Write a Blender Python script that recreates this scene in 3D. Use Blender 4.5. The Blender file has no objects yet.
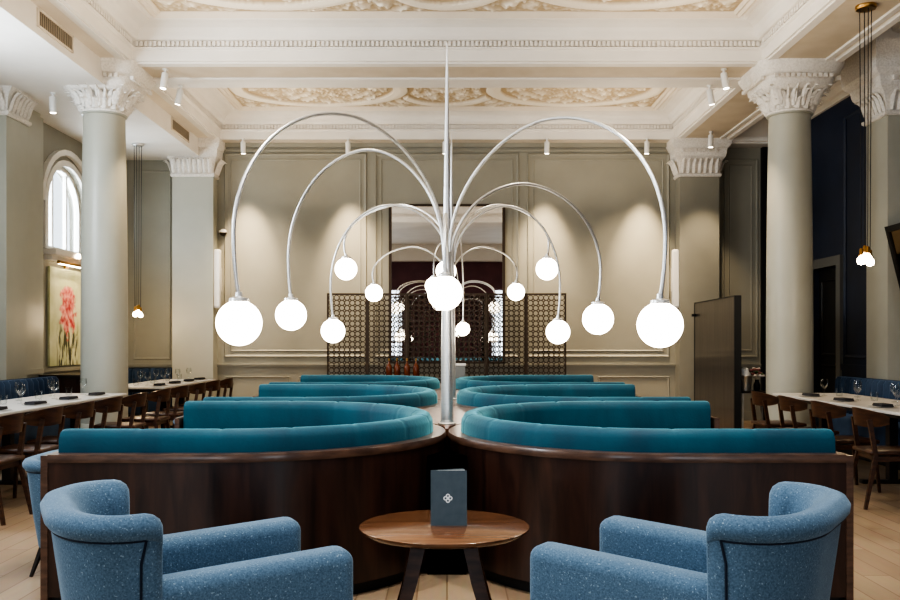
import bpy, bmesh, math, random
from mathutils import Vector, Matrix, noise
random.seed(7)
PI = math.pi
sc = bpy.context.scene
C = sc.collection

# ------------------------------------------------------------------ materials
def mat(name, col, rough=0.5, metal=0.0, spec=0.5, sheen=0.0, sheen_col=None, coat=0.0, emis=None, estr=0.0):
    m = bpy.data.materials.new(name); m.use_nodes = True
    b = m.node_tree.nodes['Principled BSDF']
    b.inputs['Base Color'].default_value = (*col, 1)
    b.inputs['Roughness'].default_value = rough
    b.inputs['Metallic'].default_value = metal
    b.inputs['Specular IOR Level'].default_value = spec
    if sheen:
        b.inputs['Sheen Weight'].default_value = sheen
        b.inputs['Sheen Roughness'].default_value = 0.35
        if sheen_col: b.inputs['Sheen Tint'].default_value = (*sheen_col, 1)
    if coat:
        b.inputs['Coat Weight'].default_value = coat; b.inputs['Coat Roughness'].default_value = 0.15
    if emis:
        b.inputs['Emission Color'].default_value = (*emis, 1); b.inputs['Emission Strength'].default_value = estr
    return m

def tex_mat(name, c1, c2, scale=(1, 1, 1), nscale=5, detail=4, rough=0.5, bump=0.0, bump_scale=None, lo=0.35, hi=0.65, distort=0.0, **k):
    """two colours mixed by noise in object space, with an optional bump"""
    m = mat(name, c1, rough, **k)
    nt = m.node_tree; b = nt.nodes['Principled BSDF']
    tc = nt.nodes.new('ShaderNodeTexCoord'); mp = nt.nodes.new('ShaderNodeMapping')
    mp.inputs['Scale'].default_value = scale
    nt.links.new(tc.outputs['Object'], mp.inputs['Vector'])
    n = nt.nodes.new('ShaderNodeTexNoise'); n.inputs['Scale'].default_value = nscale; n.inputs['Detail'].default_value = detail
    n.inputs['Distortion'].default_value = distort
    nt.links.new(mp.outputs['Vector'], n.inputs['Vector'])
    r = nt.nodes.new('ShaderNodeValToRGB')
    r.color_ramp.elements[0].position = lo; r.color_ramp.elements[0].color = (*c1, 1)
    r.color_ramp.elements[1].position = hi; r.color_ramp.elements[1].color = (*c2, 1)
    nt.links.new(n.outputs['Fac'], r.inputs['Fac']); nt.links.new(r.outputs['Color'], b.inputs['Base Color'])
    if bump:
        bp = nt.nodes.new('ShaderNodeBump'); bp.inputs['Strength'].default_value = bump; bp.inputs['Distance'].default_value = 0.01
        src = n
        if bump_scale:
            src = nt.nodes.new('ShaderNodeTexNoise'); src.inputs['Scale'].default_value = bump_scale
            nt.links.new(tc.outputs['Object'], src.inputs['Vector'])
        nt.links.new(src.outputs['Fac'], bp.inputs['Height']); nt.links.new(bp.outputs['Normal'], b.inputs['Normal'])
    return m

M = {}
M['sage'] = tex_mat('sage_paint', (.305, .292, .238), (.33, .315, .258), nscale=2, rough=.55)
M['sage_light'] = tex_mat('pale_sage_paint', (.43, .425, .36), (.46, .455, .39), nscale=2, rough=.4)
M['cream'] = tex_mat('cream_plaster', (.72, .64, .53), (.78, .70, .59), nscale=1.5, rough=.7)
M['white'] = tex_mat('white_plaster', (.78, .74, .68), (.83, .79, .73), nscale=2, rough=.65)
M['carved_white'] = tex_mat('carved_white_plaster', (.72, .68, .62), (.83, .79, .73), nscale=42, detail=2, rough=.7, bump=.7, lo=.36, hi=.6)
M['tan'] = tex_mat('tan_plaster', (.60, .51, .39), (.66, .57, .45), nscale=3, rough=.75)
M['navy_wall'] = tex_mat('navy_wall_paint', (.008, .015, .036), (.013, .024, .055), nscale=2, rough=.5)
M['maroon'] = tex_mat('maroon_wall_paint', (.085, .022, .026), (.11, .03, .034), nscale=2, rough=.6)
M['velvet'] = tex_mat('teal_velvet', (.0, .036, .068), (.002, .076, .118), scale=(1, 1, .5), nscale=4, detail=6, rough=.75, lo=.3, hi=.7, sheen=.8, sheen_col=(.25, .75, .85), bump=.12, bump_scale=60)
M['navy_velvet'] = tex_mat('navy_blue_velvet', (.012, .032, .075), (.02, .05, .105), nscale=6, rough=.75, sheen=.3, sheen_col=(.4, .6, .95))
M['walnut'] = tex_mat('dark_walnut', (.012, .005, .004), (.066, .027, .017), scale=(4, 4, .6), nscale=3.4, detail=8, rough=.32, distort=.6, lo=.3, hi=.8, coat=.25)
M['walnut_edge'] = tex_mat('walnut_ledge', (.06, .03, .02), (.13, .07, .045), scale=(2, 2, 8), nscale=4, detail=6, rough=.35, coat=.3)
M['deck'] = tex_mat('walnut_deck', (.11, .045, .022), (.18, .08, .04), scale=(8, 1, 1), nscale=4, detail=6, rough=.3, coat=.3)
M['oak_top'] = tex_mat('brown_oak', (.10, .042, .019), (.20, .09, .042), scale=(1.2, 14, 14), nscale=3, detail=8, rough=.2, distort=.4, coat=.5)
M['chair_wood'] = tex_mat('chair_walnut', (.03, .012, .006), (.08, .033, .015), scale=(3, 3, 12), nscale=3, detail=6, rough=.35)
M['streak'] = tex_mat('streaked_dark_wood', (.012, .008, .007), (.062, .045, .040), scale=(8, 8, .5), nscale=2.5, detail=8, rough=.35, distort=.5, lo=.3, hi=.75, coat=.3)
M['black_wood'] = tex_mat('ebonised_wood', (.010, .007, .006), (.022, .015, .012), nscale=6, rough=.4)
M['steel'] = tex_mat('satin_steel', (.74, .73, .71), (.82, .81, .79), scale=(1, 1, 30), nscale=8, rough=.36, metal=.9)
M['brass'] = mat('aged_brass', (.42, .24, .08), .3, 1.0)
M['bronze'] = mat('dark_bronze', (.06, .04, .026), .45, .5)
M['black'] = mat('black_paint', (.006, .006, .007), .5)
M['shade_black'] = mat('shade_black_matt', (.002, .002, .002), 1.0, spec=0)  # dead black for the painted shade between the front booths
M['white_metal'] = mat('white_enamel', (.78, .77, .74), .4)
M['globe'] = mat('opal_globe_glass', (.9, .9, .88), .3, emis=(1.0, .90, .74), estr=11.0)
M['bulb'] = mat('glowing_bulb_glass', (.9, .88, .8), .3, emis=(1.0, .80, .55), estr=30.0)
M['lens'] = mat('spotlight_lens', (.9, .9, .85), .3, emis=(1.0, .86, .66), estr=12.0)
M['mirror'] = mat('mirror_glass', (.78, .76, .74), .015, 1.0)
M['bronze_mirror'] = mat('bronze_mirror_glass', (.16, .11, .06), .06, 1.0)
M['marble'] = tex_mat('pale_marble', (.52, .50, .47), (.62, .60, .57), nscale=4, detail=8, rough=.3)
M['linen'] = mat('charcoal_linen', (.035, .033, .036), .9)
M['china'] = mat('white_china', (.8, .79, .76), .25)
M['slate_card'] = tex_mat('slate_card', (.075, .105, .125), (.088, .12, .14), nscale=30, rough=.65)
M['paper'] = mat('white_paper', (.85, .85, .84), .8)
M['amber'] = mat('amber_glass', (.13, .035, .014), .15)
M['leaf'] = tex_mat('green_leaf', (.03, .07, .02), (.07, .12, .04), nscale=20, rough=.6)
M['petal'] = mat('ivory_petal', (.75, .70, .66), .7)
M['pink'] = mat('dusky_petal', (.35, .14, .13), .7)
M['grey_box'] = mat('grey_laminate', (.20, .21, .21), .5)
M['vent_dark'] = mat('vent_shadow', (.13, .10, .07), .8)
M['vent_metal'] = mat('vent_metal', (.42, .36, .28), .6)
M['thread'] = mat('navy_thread', (.008, .016, .035), .8)

def glass_mat():
    m = bpy.data.materials.new('clear_glass'); m.use_nodes = True
    nt = m.node_tree; nt.nodes.clear()
    o = nt.nodes.new('ShaderNodeOutputMaterial'); mx = nt.nodes.new('ShaderNodeMixShader')
    t = nt.nodes.new('ShaderNodeBsdfTransparent'); g = nt.nodes.new('ShaderNodeBsdfGlossy')
    g.inputs['Roughness'].default_value = .05
    t.inputs['Color'].default_value = (.97, .98, .98, 1)
    f = nt.nodes.new('ShaderNodeLayerWeight'); f.inputs['Blend'].default_value = .12
    nt.links.new(f.outputs['Facing'], mx.inputs['Fac'])
    nt.links.new(t.outputs[0], mx.inputs[1]); nt.links.new(g.outputs[0], mx.inputs[2]); nt.links.new(mx.outputs[0], o.inputs[0])
    return m
M['glass'] = glass_mat()

def tweed_mat():
    m = mat('blue_tweed', (.06, .13, .22), .92, sheen=.35, sheen_col=(.6, .8, 1))
    nt = m.node_tree; b = nt.nodes['Principled BSDF']
    tc = nt.nodes.new('ShaderNodeTexCoord')
    n1 = nt.nodes.new('ShaderNodeTexNoise'); n1.inputs['Scale'].default_value = 160; n1.inputs['Detail'].default_value = 3
    n2 = nt.nodes.new('ShaderNodeTexNoise'); n2.inputs['Scale'].default_value = 120; n2.inputs['Detail'].default_value = 2
    for n in (n1, n2): nt.links.new(tc.outputs['Object'], n.inputs['Vector'])
    r1 = nt.nodes.new('ShaderNodeValToRGB')
    r1.color_ramp.elements[0].position = .3; r1.color_ramp.elements[0].color = (.052, .105, .170, 1)
    r1.color_ramp.elements[1].position = .7; r1.color_ramp.elements[1].color = (.125, .205, .29, 1)
    r2 = nt.nodes.new('ShaderNodeValToRGB')
    r2.color_ramp.elements[0].position = .655; r2.color_ramp.elements[0].color = (0, 0, 0, 1)
    r2.color_ramp.elements[1].position = .70; r2.color_ramp.elements[1].color = (1, 1, 1, 1)
    nt.links.new(n1.outputs['Fac'], r1.inputs['Fac']); nt.links.new(n2.outputs['Fac'], r2.inputs['Fac'])
    mx = nt.nodes.new('ShaderNodeMix'); mx.data_type = 'RGBA'
    mx.inputs['B'].default_value = (.26, .36, .44, 1)
    nt.links.new(r2.outputs['Color'], mx.inputs['Factor']); nt.links.new(r1.outputs['Color'], mx.inputs['A'])
    nt.links.new(mx.outputs['Result'], b.inputs['Base Color'])
    bp = nt.nodes.new('ShaderNodeBump'); bp.inputs['Strength'].default_value = .25; bp.inputs['Distance'].default_value = .004
    nt.links.new(n1.outputs['Fac'], bp.inputs['Height']); nt.links.new(bp.outputs['Normal'], b.inputs['Normal'])
    return m
M['tweed'] = tweed_mat()

def floor_mat():
    m = mat('light_oak_boards', (.45, .30, .17), .38)
    nt = m.node_tree; b = nt.nodes['Principled BSDF']
    tc = nt.nodes.new('ShaderNodeTexCoord'); mp = nt.nodes.new('ShaderNodeMapping'); mp.inputs['Rotation'].default_value = (0, 0, PI/2)
    nt.links.new(tc.outputs['Object'], mp.inputs['Vector'])
    br = nt.nodes.new('ShaderNodeTexBrick'); br.inputs['Scale'].default_value = 1.0
    br.inputs['Brick Width'].default_value = 1.3; br.inputs['Row Height'].default_value = .16; br.inputs['Mortar Size'].default_value = .004
    br.inputs['Color1'].default_value = (.32, .22, .14, 1); br.inputs['Color2'].default_value = (.42, .31, .205, 1); br.inputs['Mortar'].default_value = (.2, .12, .07, 1)
    nt.links.new(mp.outputs['Vector'], br.inputs['Vector'])
    n = nt.nodes.new('ShaderNodeTexNoise'); n.inputs['Scale'].default_value = 4
    mp2 = nt.nodes.new('ShaderNodeMapping'); mp2.inputs['Scale'].default_value = (9, 1, 1)
    nt.links.new(tc.outputs['Object'], mp2.inputs['Vector']); nt.links.new(mp2.outputs['Vector'], n.inputs['Vector'])
    mx = nt.nodes.new('ShaderNodeMix'); mx.data_type = 'RGBA'; mx.blend_type = 'MULTIPLY'; mx.inputs['Factor'].default_value = .5
    nt.links.new(br.outputs['Color'], mx.inputs['A']); nt.links.new(n.outputs['Color'], mx.inputs['B'])
    g = nt.nodes.new('ShaderNodeMix'); g.data_type = 'RGBA'; g.inputs['Factor'].default_value = .45
    nt.links.new(br.outputs['Color'], g.inputs['A']); nt.links.new(mx.outputs['Result'], g.inputs['B'])
    nt.links.new(g.outputs['Result'], b.inputs['Base Color'])
    return m
M['floor'] = floor_mat()

def painting_mat():
    """pale green ground, a clump of red blossoms above dark stems; local y = along, z = up, both in metres from the centre"""
    m = mat('painted_canvas', (.5, .52, .3), .7)
    nt = m.node_tree; b = nt.nodes['Principled BSDF']; L = nt.links.new
    tc = nt.nodes.new('ShaderNodeTexCoord'); sx = nt.nodes.new('ShaderNodeSeparateXYZ'); L(tc.outputs['Object'], sx.inputs[0])
    def noi(s, scale=(1, 1, 1), d=3):
        mp = nt.nodes.new('ShaderNodeMapping'); mp.inputs['Scale'].default_value = scale; L(tc.outputs['Object'], mp.inputs['Vector'])
        n = nt.nodes.new('ShaderNodeTexNoise'); n.inputs['Scale'].default_value = s; n.inputs['Detail'].default_value = d; L(mp.outputs['Vector'], n.inputs['Vector']); return n.outputs['Fac']
    def mth(op, a, bb=None):
        n = nt.nodes.new('ShaderNodeMath'); n.operation = op
        for i, v in enumerate((a, bb)):
            if v is None: continue
            if isinstance(v, (int, float)): n.inputs[i].default_value = v
            else: L(v, n.inputs[i])
        return n.outputs[0]
    def mix(f, a, bb):
        n = nt.nodes.new('ShaderNodeMix'); n.data_type = 'RGBA'; L(f, n.inputs['Factor'])
        for k, v in (('A', a), ('B', bb)):
            if isinstance(v, tuple): n.inputs[k].default_value = (*v, 1)
            else: L(v, n.inputs[k])
        return n.outputs['Result']
    def ramp(f, p, q, c0=(0, 0, 0), c1=(1, 1, 1)):
        n = nt.nodes.new('ShaderNodeValToRGB'); n.color_ramp.elements[0].position = p; n.color_ramp.elements[0].color = (*c0, 1)
        n.color_ramp.elements[1].position = q; n.color_ramp.elements[1].color = (*c1, 1); L(f, n.inputs[0]); return n.outputs[0]
    y, z = sx.outputs['Y'], sx.outputs['Z']
    ground = ramp(noi(3), .35, .7, (.50, .52, .30), (.66, .66, .46))
    dz = mth('MULTIPLY', mth('SUBTRACT', z, .12), 1.5)
    dy = mth('MULTIPLY', y, 2.1)
    rad = mth('SQRT', mth('ADD', mth('MULTIPLY', dy, dy), mth('MULTIPLY', dz, dz)))
    f1 = mth('ADD', rad, mth('MULTIPLY', mth('SUBTRACT', noi(7), .5), .9))
    clump = ramp(f1, .50, .62, (1, 1, 1), (0, 0, 0))
    red = ramp(noi(11), .35, .7, (.42, .02, .03), (.85, .42, .36))
    below = ramp(mth('SUBTRACT', .0, z), .0, .25)
    side = ramp(mth('ABSOLUTE', y), .30, .42, (1, 1, 1), (0, 0, 0))
    stems = mth('MULTIPLY', mth('MULTIPLY', ramp(noi(6, (1, 3.2, .7)), .46, .54), below), side)
    c = mix(stems, ground, (.045, .05, .02)); c = mix(clump, c, red)
    L(c, b.inputs['Base Color'])
    return m
M['painting'] = painting_mat()

# ------------------------------------------------------------------ mesh helpers
def obj(name, bm, m, parent=None, smooth=False, loc=None):
    me = bpy.data.meshes.new(name)
    bmesh.ops.recalc_face_normals(bm, faces=bm.faces[:])
    if smooth:
        for f in bm.faces: f.smooth = True
    bm.to_mesh(me); bm.free()
    me.materials.append(m)
    o = bpy.data.objects.new(name, me); C.objects.link(o)
    if parent: o.parent = parent
    if loc: o.location = loc
    if smooth:
        for e in me.edges: pass
        try: me.set_sharp_from_angle(angle=math.radians(48))
        except Exception: pass
    return o

def tag(o, label=None, cat=None, group=None, kind=None):
    if label: o['label'] = label
    if cat: o['category'] = cat
    if group: o['group'] = group
    if kind: o['kind'] = kind
    return o

def thing(name, label, cat, loc=(0, 0, 0), rz=0, group=None, kind=None):
    o = bpy.data.objects.new(name, None); C.objects.link(o); o.empty_display_size = .1
    o.location = loc; o.rotation_euler = (0, 0, rz)
    return tag(o, label, cat, group, kind)

def struct(name, bm, m, parent=None, smooth=False):
    o = obj(name, bm, m, parent, smooth)
    if not parent: o['kind'] = 'structure'
    return o

def dup(root, loc, rz=None, label=None, group=None):
    r = root.copy(); C.objects.link(r); r.location = loc
    if rz is not None: r.rotation_euler = (0, 0, rz)
    if label: r['label'] = label
    if group: r['group'] = group
    for ch in list(root.children):
        c = ch.copy(); C.objects.link(c); c.parent = r
        for g in list(ch.children):
            d = g.copy(); C.objects.link(d); d.parent = c
    return r

def B(): return bmesh.new()

def box(bm, x0, x1, y0, y1, z0, z1, bev=0, seg=2):
    r = bmesh.ops.create_cube(bm, size=1)
    vs = r['verts']
    for v in vs:
        v.co = Vector(((x0+x1)/2 + v.co.x*(x1-x0), (y0+y1)/2 + v.co.y*(y1-y0), (z0+z1)/2 + v.co.z*(z1-z0)))
    if bev:
        es = list({e for v in vs for e in v.link_edges})
        bmesh.ops.bevel(bm, geom=es, offset=bev, segments=seg, profile=.5, affect='EDGES')
    return bm

def loft(bm, rings, closed=False, caps=True):
    """rings: lists of equally many points"""
    vr = [[bm.verts.new(p) for p in r] for r in rings]
    n = len(vr[0]); k = len(vr)
    for i in range(k if closed else k-1):
        a, b = vr[i], vr[(i+1) % k]
        for j in range(n):
            try: bm.faces.new((a[j], a[(j+1) % n], b[(j+1) % n], b[j]))
            except ValueError: pass
    if caps and not closed:
        for r in (vr[0], vr[-1]):
            try: bm.faces.new(r)
            except ValueError: pass
    return bm

def tube(bm, pts, rad, seg=10, caps=True):
    pts = [Vector(p) for p in pts]; n = len(pts)
    if not isinstance(rad, (list, tuple)): rad = [rad]*n
    t0 = (pts[1]-pts[0]).normalized()
    up = Vector((0, 0, 1)) if abs(t0.z) < .9 else Vector((1, 0, 0))
    nn = t0.cross(up).normalized()
    rings = []
    for i in range(n):
        t = (pts[min(i+1, n-1)]-pts[max(i-1, 0)]).normalized()
        nn = (nn - t*nn.dot(t)).normalized(); bb = t.cross(nn)
        rings.append([pts[i] + (nn*math.cos(2*PI*k/seg) + bb*math.sin(2*PI*k/seg))*rad[i] for k in range(seg)])
    return loft(bm, rings, caps=caps)

def lathe(bm, prof, seg=24, c=(0, 0, 0)):
    rings = [[(c[0]+r*math.cos(2*PI*k/seg), c[1]+r*math.sin(2*PI*k/seg), c[2]+z) for k in range(seg)] for r, z in prof]
    return loft(bm, rings)

def beam(bm, p0, p1, w, d, w1=None, d1=None, up=(0, 0, 1)):
    """a tapered rectangular bar from p0 to p1"""
    p0, p1 = Vector(p0), Vector(p1); t = (p1-p0).normalized()
    u = Vector(up) if abs(t.dot(Vector(up))) < .95 else Vector((1, 0, 0))
    s = t.cross(u).normalized(); v = s.cross(t)
    w1 = w if w1 is None else w1; d1 = d if d1 is None else d1
    rings = [[p + s*a*ww/2 + v*b*dd/2 for a, b in ((-1, -1), (1, -1), (1, 1), (-1, 1))] for p, ww, dd in ((p0, w, d), (p1, w1, d1))]
    return loft(bm, rings)

def rect_sweep(bm, x0, x1, y0, y1, prof):
    """closed profile [(inset, z)] swept round the inside of a rectangle with mitred corners"""
    rings = []
    for sx, sy in ((0, 0), (1, 0), (1, 1), (0, 1)):
        rings.append([((x1-t) if sx else (x0+t), (y1-t) if sy else (y0+t), z) for t, z in prof])
    return loft(bm, rings, closed=True)

def wall_frame(bm, plane, at, d, u0, u1, v0, v1, w=.035, h=.022):
    """picture-frame moulding on a wall: plane 'y' (u = x) or 'x' (u = y); d = +1/-1 direction into the room"""
    prof = [(0, 0), (0, h*.5), (w*.25, h), (w*.5, h*.75), (w*.7, h*.45), (w, h*.3), (w, 0)]
    rings = []
    for su, sv in ((0, 0), (1, 0), (1, 1), (0, 1)):
        ring = []
        for t, q in prof:
            u = (u1-t) if su else (u0+t); v = (v1-t) if sv else (v0+t); p = at + d*q
            ring.append((u, p, v) if plane == 'y' else (p, u, v))
        rings.append(ring)
    return loft(bm, rings, closed=True)

EYE = 1.35
def at(px, py, d):                 # where a sight line of the photograph meets depth d
    return Vector(((px-447)*d/900, d, EYE + (342-py)*d/900))

# ------------------------------------------------------------------ camera
cam = bpy.data.cameras.new('camera'); co = bpy.data.objects.new('camera', cam); C.objects.link(co)
co.location = (0, 0, EYE); co.rotation_euler = (PI/2, 0, 0)
cam.sensor_width = 36; cam.lens = 36; cam.shift_x = 3/900; cam.shift_y = 42/900; cam.clip_start = .05
sc.camera = co

# ------------------------------------------------------------------ room shell
XW = 5.75; YB = 15.5; YF = -5.0; ZC = 5.20; ZS = 4.77
struct('floor', box(B(), -6.2, 6.2, YF-.3, YB+.3, -.1, 0), M['floor'])
struct('ceiling', box(B(), -6.2, 6.2, YF-.3, YB+.3, ZC, ZC+.1), M['cream'])
struct('wall_back', box(B(), -6.2, 6.2, YB, YB+.25, 0, ZC), M['sage'])
# right wall, deep navy, with a doorway
DR0, DR1, DRZ = 13.2, 14.15, 2.48
bm = B()
box(bm, XW, XW+.25, YF, DR0, 0, ZC); box(bm, XW, XW+.25, DR1, YB, 0, ZC); box(bm, XW, XW+.25, DR0, DR1, DRZ, ZC)
struct('wall_right', bm, M['navy_wall'])
# left wall with an arched window
WY0, WY1, WZ0, WZS = 12.9, 14.3, 2.7, 3.36
WC, WR = (WY0+WY1)/2, (WY1-WY0)/2
bm = B()
box(bm, -XW-.25, -XW, YF, 2.0, 0, ZC); box(bm, -XW-.25, -XW, 3.6, 7.5, 0, ZC); box(bm, -XW-.25, -XW, 9.1, WY0, 0, ZC); box(bm, -XW-.25, -XW, WY1, YB, 0, ZC)
box(bm, -XW-.25, -XW, WY0, WY1, 0, WZ0)
for a, b in ((2.0, 3.6), (7.5, 9.1)):
    box(bm, -XW-.25, -XW, a, b, 0, WZ0); box(bm, -XW-.25, -XW, a, b, 4.0, ZC)
N = 16
for i in range(N):
    a0, a1 = PI*i/N, PI*(i+1)/N
    ya, yb = WC+WR*math.cos(a1), WC+WR*math.cos(a0)
    za, zb = WZS+WR*.9*math.sin(a1), WZS+WR*.9*math.sin(a0)
    loft(bm, [[(x, ya, za), (x, yb, zb), (x, yb, ZC), (x, ya, ZC)] for x in (-XW-.25, -XW)])
struct('wall_left', bm, M['sage'])
# front wall behind the camera: maroon, three tall windows
bm = B()
for a, b in ((-6, -4.2), (-1.8, 1.8), (4.2, 6)): box(bm, a, b, YF-.25, YF, 0, ZC)
for c in (-3.0, 3.0):
    box(bm, c-1.2, c+1.2, YF-.25, YF, 0, .8)
    for i in range(16):
        a0, a1 = PI*i/16, PI*(i+1)/16
        xa, xb_, za, zb = c+1.2*math.cos(a1), c+1.2*math.cos(a0), 2.4+1.2*math.sin(a1), 2.4+1.2*math.sin(a0)
        loft(bm, [[(xa, y, za), (xb_, y, zb), (xb_, y, ZC), (xa, y, ZC)] for y in (YF-.25, YF)])
struct('wall_front', bm, M['maroon'])
bm = B(); box(bm, -3.87, 3.87, YF, YF+.5, 4.55, ZC); struct('trim_19', bm, M['cream'])

def arch_pts(c, r, zs, n=14, k=.9): return [(c+r*math.cos(PI*i/n), zs+r*k*math.sin(PI*i/n)) for i in range(n+1)]
# arched window
win = thing('window_1', None, None, (-XW-.12, 0, 0), kind='structure')
bm = B()
def arch_band(bm, r0, r1, x0, x1, zb):
    o = [(WC+r1, zb)] + arch_pts(WC, r1, WZS) + [(WC-r1, zb)]; i = [(WC+r0, zb)] + arch_pts(WC, r0, WZS) + [(WC-r0, zb)]
    rings = [[(x0, *i[k]), (x0, *o[k]), (x1, *o[k]), (x1, *i[k])] for k in range(len(o))]
    loft(bm, rings)
arch_band(bm, WR-.07, WR, -.03, .05, WZ0)
box(bm, -.03, .05, WY0, WY1, WZ0, WZ0+.06)
for yy in (WC-.27, WC+.22): box(bm, -.02, .03, yy-.025, yy+.025, WZ0, WZS+.62)
obj('window_frame', bm, M['white'], win)
bm = B(); pts = [(WC+WR-.03, WZ0+.03)] + arch_pts(WC, WR-.03, WZS) + [(WC-WR+.03, WZ0+.03)]
loft(bm, [[(x, *p) for p in pts] for x in (-.006, .0)])
obj('window_glass', bm, M['glass'], win)
bm = B(); box(bm, .05, .32, WY0-.12, WY1+.12, WZ0-.10, WZ0-.02); box(bm, .1, .24, WY0-.06, WY1+.06, WZ0-.17, WZ0-.10)
obj('window_sill', bm, M['white'], win)
bm = B(); arch_band(bm, WR, WR+.10, .12, .16, WZ0); arch_band(bm, WR+.18, WR+.27, .12, .19, WZS)
obj('window_surround', bm, M['white'], win)

# door on the right wall: dark leaf in a grey architrave
dr = thing('door_1', None, None, (XW, 0, 0), kind='structure')
bm = B()
box(bm, -.05, .02, DR0-.14, DR0, 0, DRZ+.14); box(bm, -.05, .02, DR1, DR1+.14, 0, DRZ+.14); box(bm, -.05, .02, DR0, DR1, DRZ, DRZ+.14)
obj('door_surround', bm, mat('grey_architrave', (.13, .13, .12), .45), dr)
bm = B(); box(bm, .1, .15, DR0, DR1, 0, DRZ)
for z0, z1 in ((.2, 1.0), (1.15, 2.3)): wall_frame(bm, 'x', .1, -1, DR0+.12, DR1-.12, z0, z1)
dl = obj('door_leaf', bm, M['black'], dr)
bm = B(); tube(bm, [(.1, DR0+.08, 1.02), (.04, DR0+.08, 1.02), (.04, DR0+.2, 1.02)], .01); obj('door_handle', bm, M['brass'], dl)

# beams, bulkhead and coffers
bm = B()
box(bm, 3.87, 4.75, YF, YB, ZS, ZC); box(bm, -4.75, -3.87, YF, YB, ZS, ZC)
box(bm, -3.87, 3.87, 11.0, 12.0, ZS, ZC); box(bm, -3.87, 3.87, 4.2, 5.2, ZS, ZC); box(bm, -3.87, 3.87, 15.22, YB, ZS-.0, ZC)
o = struct('trim_1', bm, M['cream'])
bm = B(); box(bm, -XW, -4.17, YF, YB, 4.48, ZS+.25)
struct('trim_2', bm, M['white'])
# soffit strips
bm = B()
box(bm, -3.87, 3.87, 11.62, 12.0, ZS-.03, ZS+.01); box(bm, -3.87, 3.87, 11.0, 11.12, ZS-.02, ZS+.01)
for s in (-1, 1):
    for a, b, h in ((3.87, 3.97, .02), (4.56, 4.62, .03), (4.68, 4.76, .045)):
        if s < 0 and a > 4.2: continue
        box(bm, min(s*a, s*b), max(s*a, s*b), YF, YB-.28, ZS-h, ZS+.01)
struct('trim_3', bm, M['white'])
bm = B(); box(bm, -3.85, 3.85, 11.13, 11.61, ZS-.008, ZS+.01); box(bm, 3.98, 4.55, YF, 15.2, ZS-.008, ZS+.01)
struct('trim_4', bm, M['tan'])
# cornices
CORN = [(0, ZS-.0), (.035, ZS), (.04, ZS+.13), (.075, ZS+.145), (.08, ZS+.16), (.05, ZS+.165), (.05, ZS+.235), (.11, ZS+.24), (.13, ZS+.262),
        (.14, ZS+.275), (.155, ZS+.32), (.19, ZS+.36), (.25, ZS+.385), (.33, ZS+.40), (.34, ZS+.415), (.38, ZS+.432), (0, ZS+.432)]
BAYS = [(5.2, 11.0), (12.0, 15.22)]
bm = B()
for y0, y1 in BAYS: rect_sweep(bm, -3.87, 3.87, y0, y1, CORN)
struct('trim_5', bm, M['white'])
bm = B()
def dent(x0, x1, y0, y1): box(bm, x0, x1, y0, y1, ZS+.172, ZS+.232)
for y0, y1 in BAYS:
    n = int(7.6/.055)
    for i in range(n):
        x = -3.78 + i*.055
        dent(x, x+.033, y1-.085, y1-.04); dent(x, x+.033, y0+.04, y0+.085)
    n = int((y1-y0-.2)/.07)
    for i in range(n):
        y = y0+.1+i*.07
        dent(-3.83, -3.785, y, y+.042); dent(3.785, 3.83, y, y+.042)
struct('trim_6', bm, M['white'])
# ceiling panel borders
bm = B()
BP = [(0, ZC+.01), (0, ZC-.03), (.03, ZC-.055), (.06, ZC-.03), (.09, ZC-.04), (.12, ZC-.015), (.12, ZC+.01)]
for y0, y1 in BAYS: rect_sweep(bm, -3.45, 3.45, y0+.42, y1-.42, BP)
struct('trim_7', bm, M['cream'])
# carved relief inside the panels (scrolling leaves)
def relief(x0, x1, y0, y1, nx, ny):
    bm = B(); yc = (y0+y1)/2; vs = []
    for j in range(ny+1):
        row = []
        for i in range(nx+1):
            x = x0+(x1-x0)*i/nx; y = y0+(y1-y0)*j/ny
            ax = abs(x); u = ax*13; v = (y-yc)*13
            h = math.sin(u+1.7*math.sin(v*.6))*math.sin(v+1.7*math.sin(u*.55))
            h = max(0, h)*.6 + max(0, noise.noise(Vector((ax*20, y*20, 0))))*.9
            for cx in (0.0, 1.95):
                e = math.hypot((ax-cx)/(1.25 if cx else .75), (y-yc)/((y1-y0)*.42))
                if abs(e-1) < .09: h = 1.0-abs(e-1)*3
                elif abs(e-1) < .16: h = 0
                elif e < .62 and cx == 0: h *= 1.2
            edge = min(x-x0, x1-x, y-y0, y1-y)
            h *= min(1, max(0, edge/.08))
            row.append(bm.verts.new((x, y, ZC-.004-.05*h)))
        vs.append(row)
    for j in range(ny):
        for i in range(nx): bm.faces.new((vs[j][i], vs[j][i+1], vs[j+1][i+1], vs[j+1][i]))
    return bm
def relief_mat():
    m = mat('shaded_carved_plaster', (.74, .66, .53), .75)
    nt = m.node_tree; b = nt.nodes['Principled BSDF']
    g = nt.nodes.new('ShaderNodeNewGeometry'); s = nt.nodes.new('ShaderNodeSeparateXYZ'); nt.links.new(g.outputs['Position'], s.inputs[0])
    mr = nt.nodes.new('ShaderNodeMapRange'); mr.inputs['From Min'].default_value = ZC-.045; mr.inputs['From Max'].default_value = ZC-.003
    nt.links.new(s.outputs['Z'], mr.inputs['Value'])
    r = nt.nodes.new('ShaderNodeValToRGB'); r.color_ramp.elements[0].color = (.84, .77, .65, 1); r.color_ramp.elements[1].color = (.50, .39, .25, 1)  # deeper parts coloured darker, imitating shade in the crevices
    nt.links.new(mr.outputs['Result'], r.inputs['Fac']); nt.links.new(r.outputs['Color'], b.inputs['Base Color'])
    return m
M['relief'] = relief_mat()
struct('trim_8', relief(-3.33, 3.33, 12.54, 14.68, 420, 130), M['relief'], smooth=True)
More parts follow.
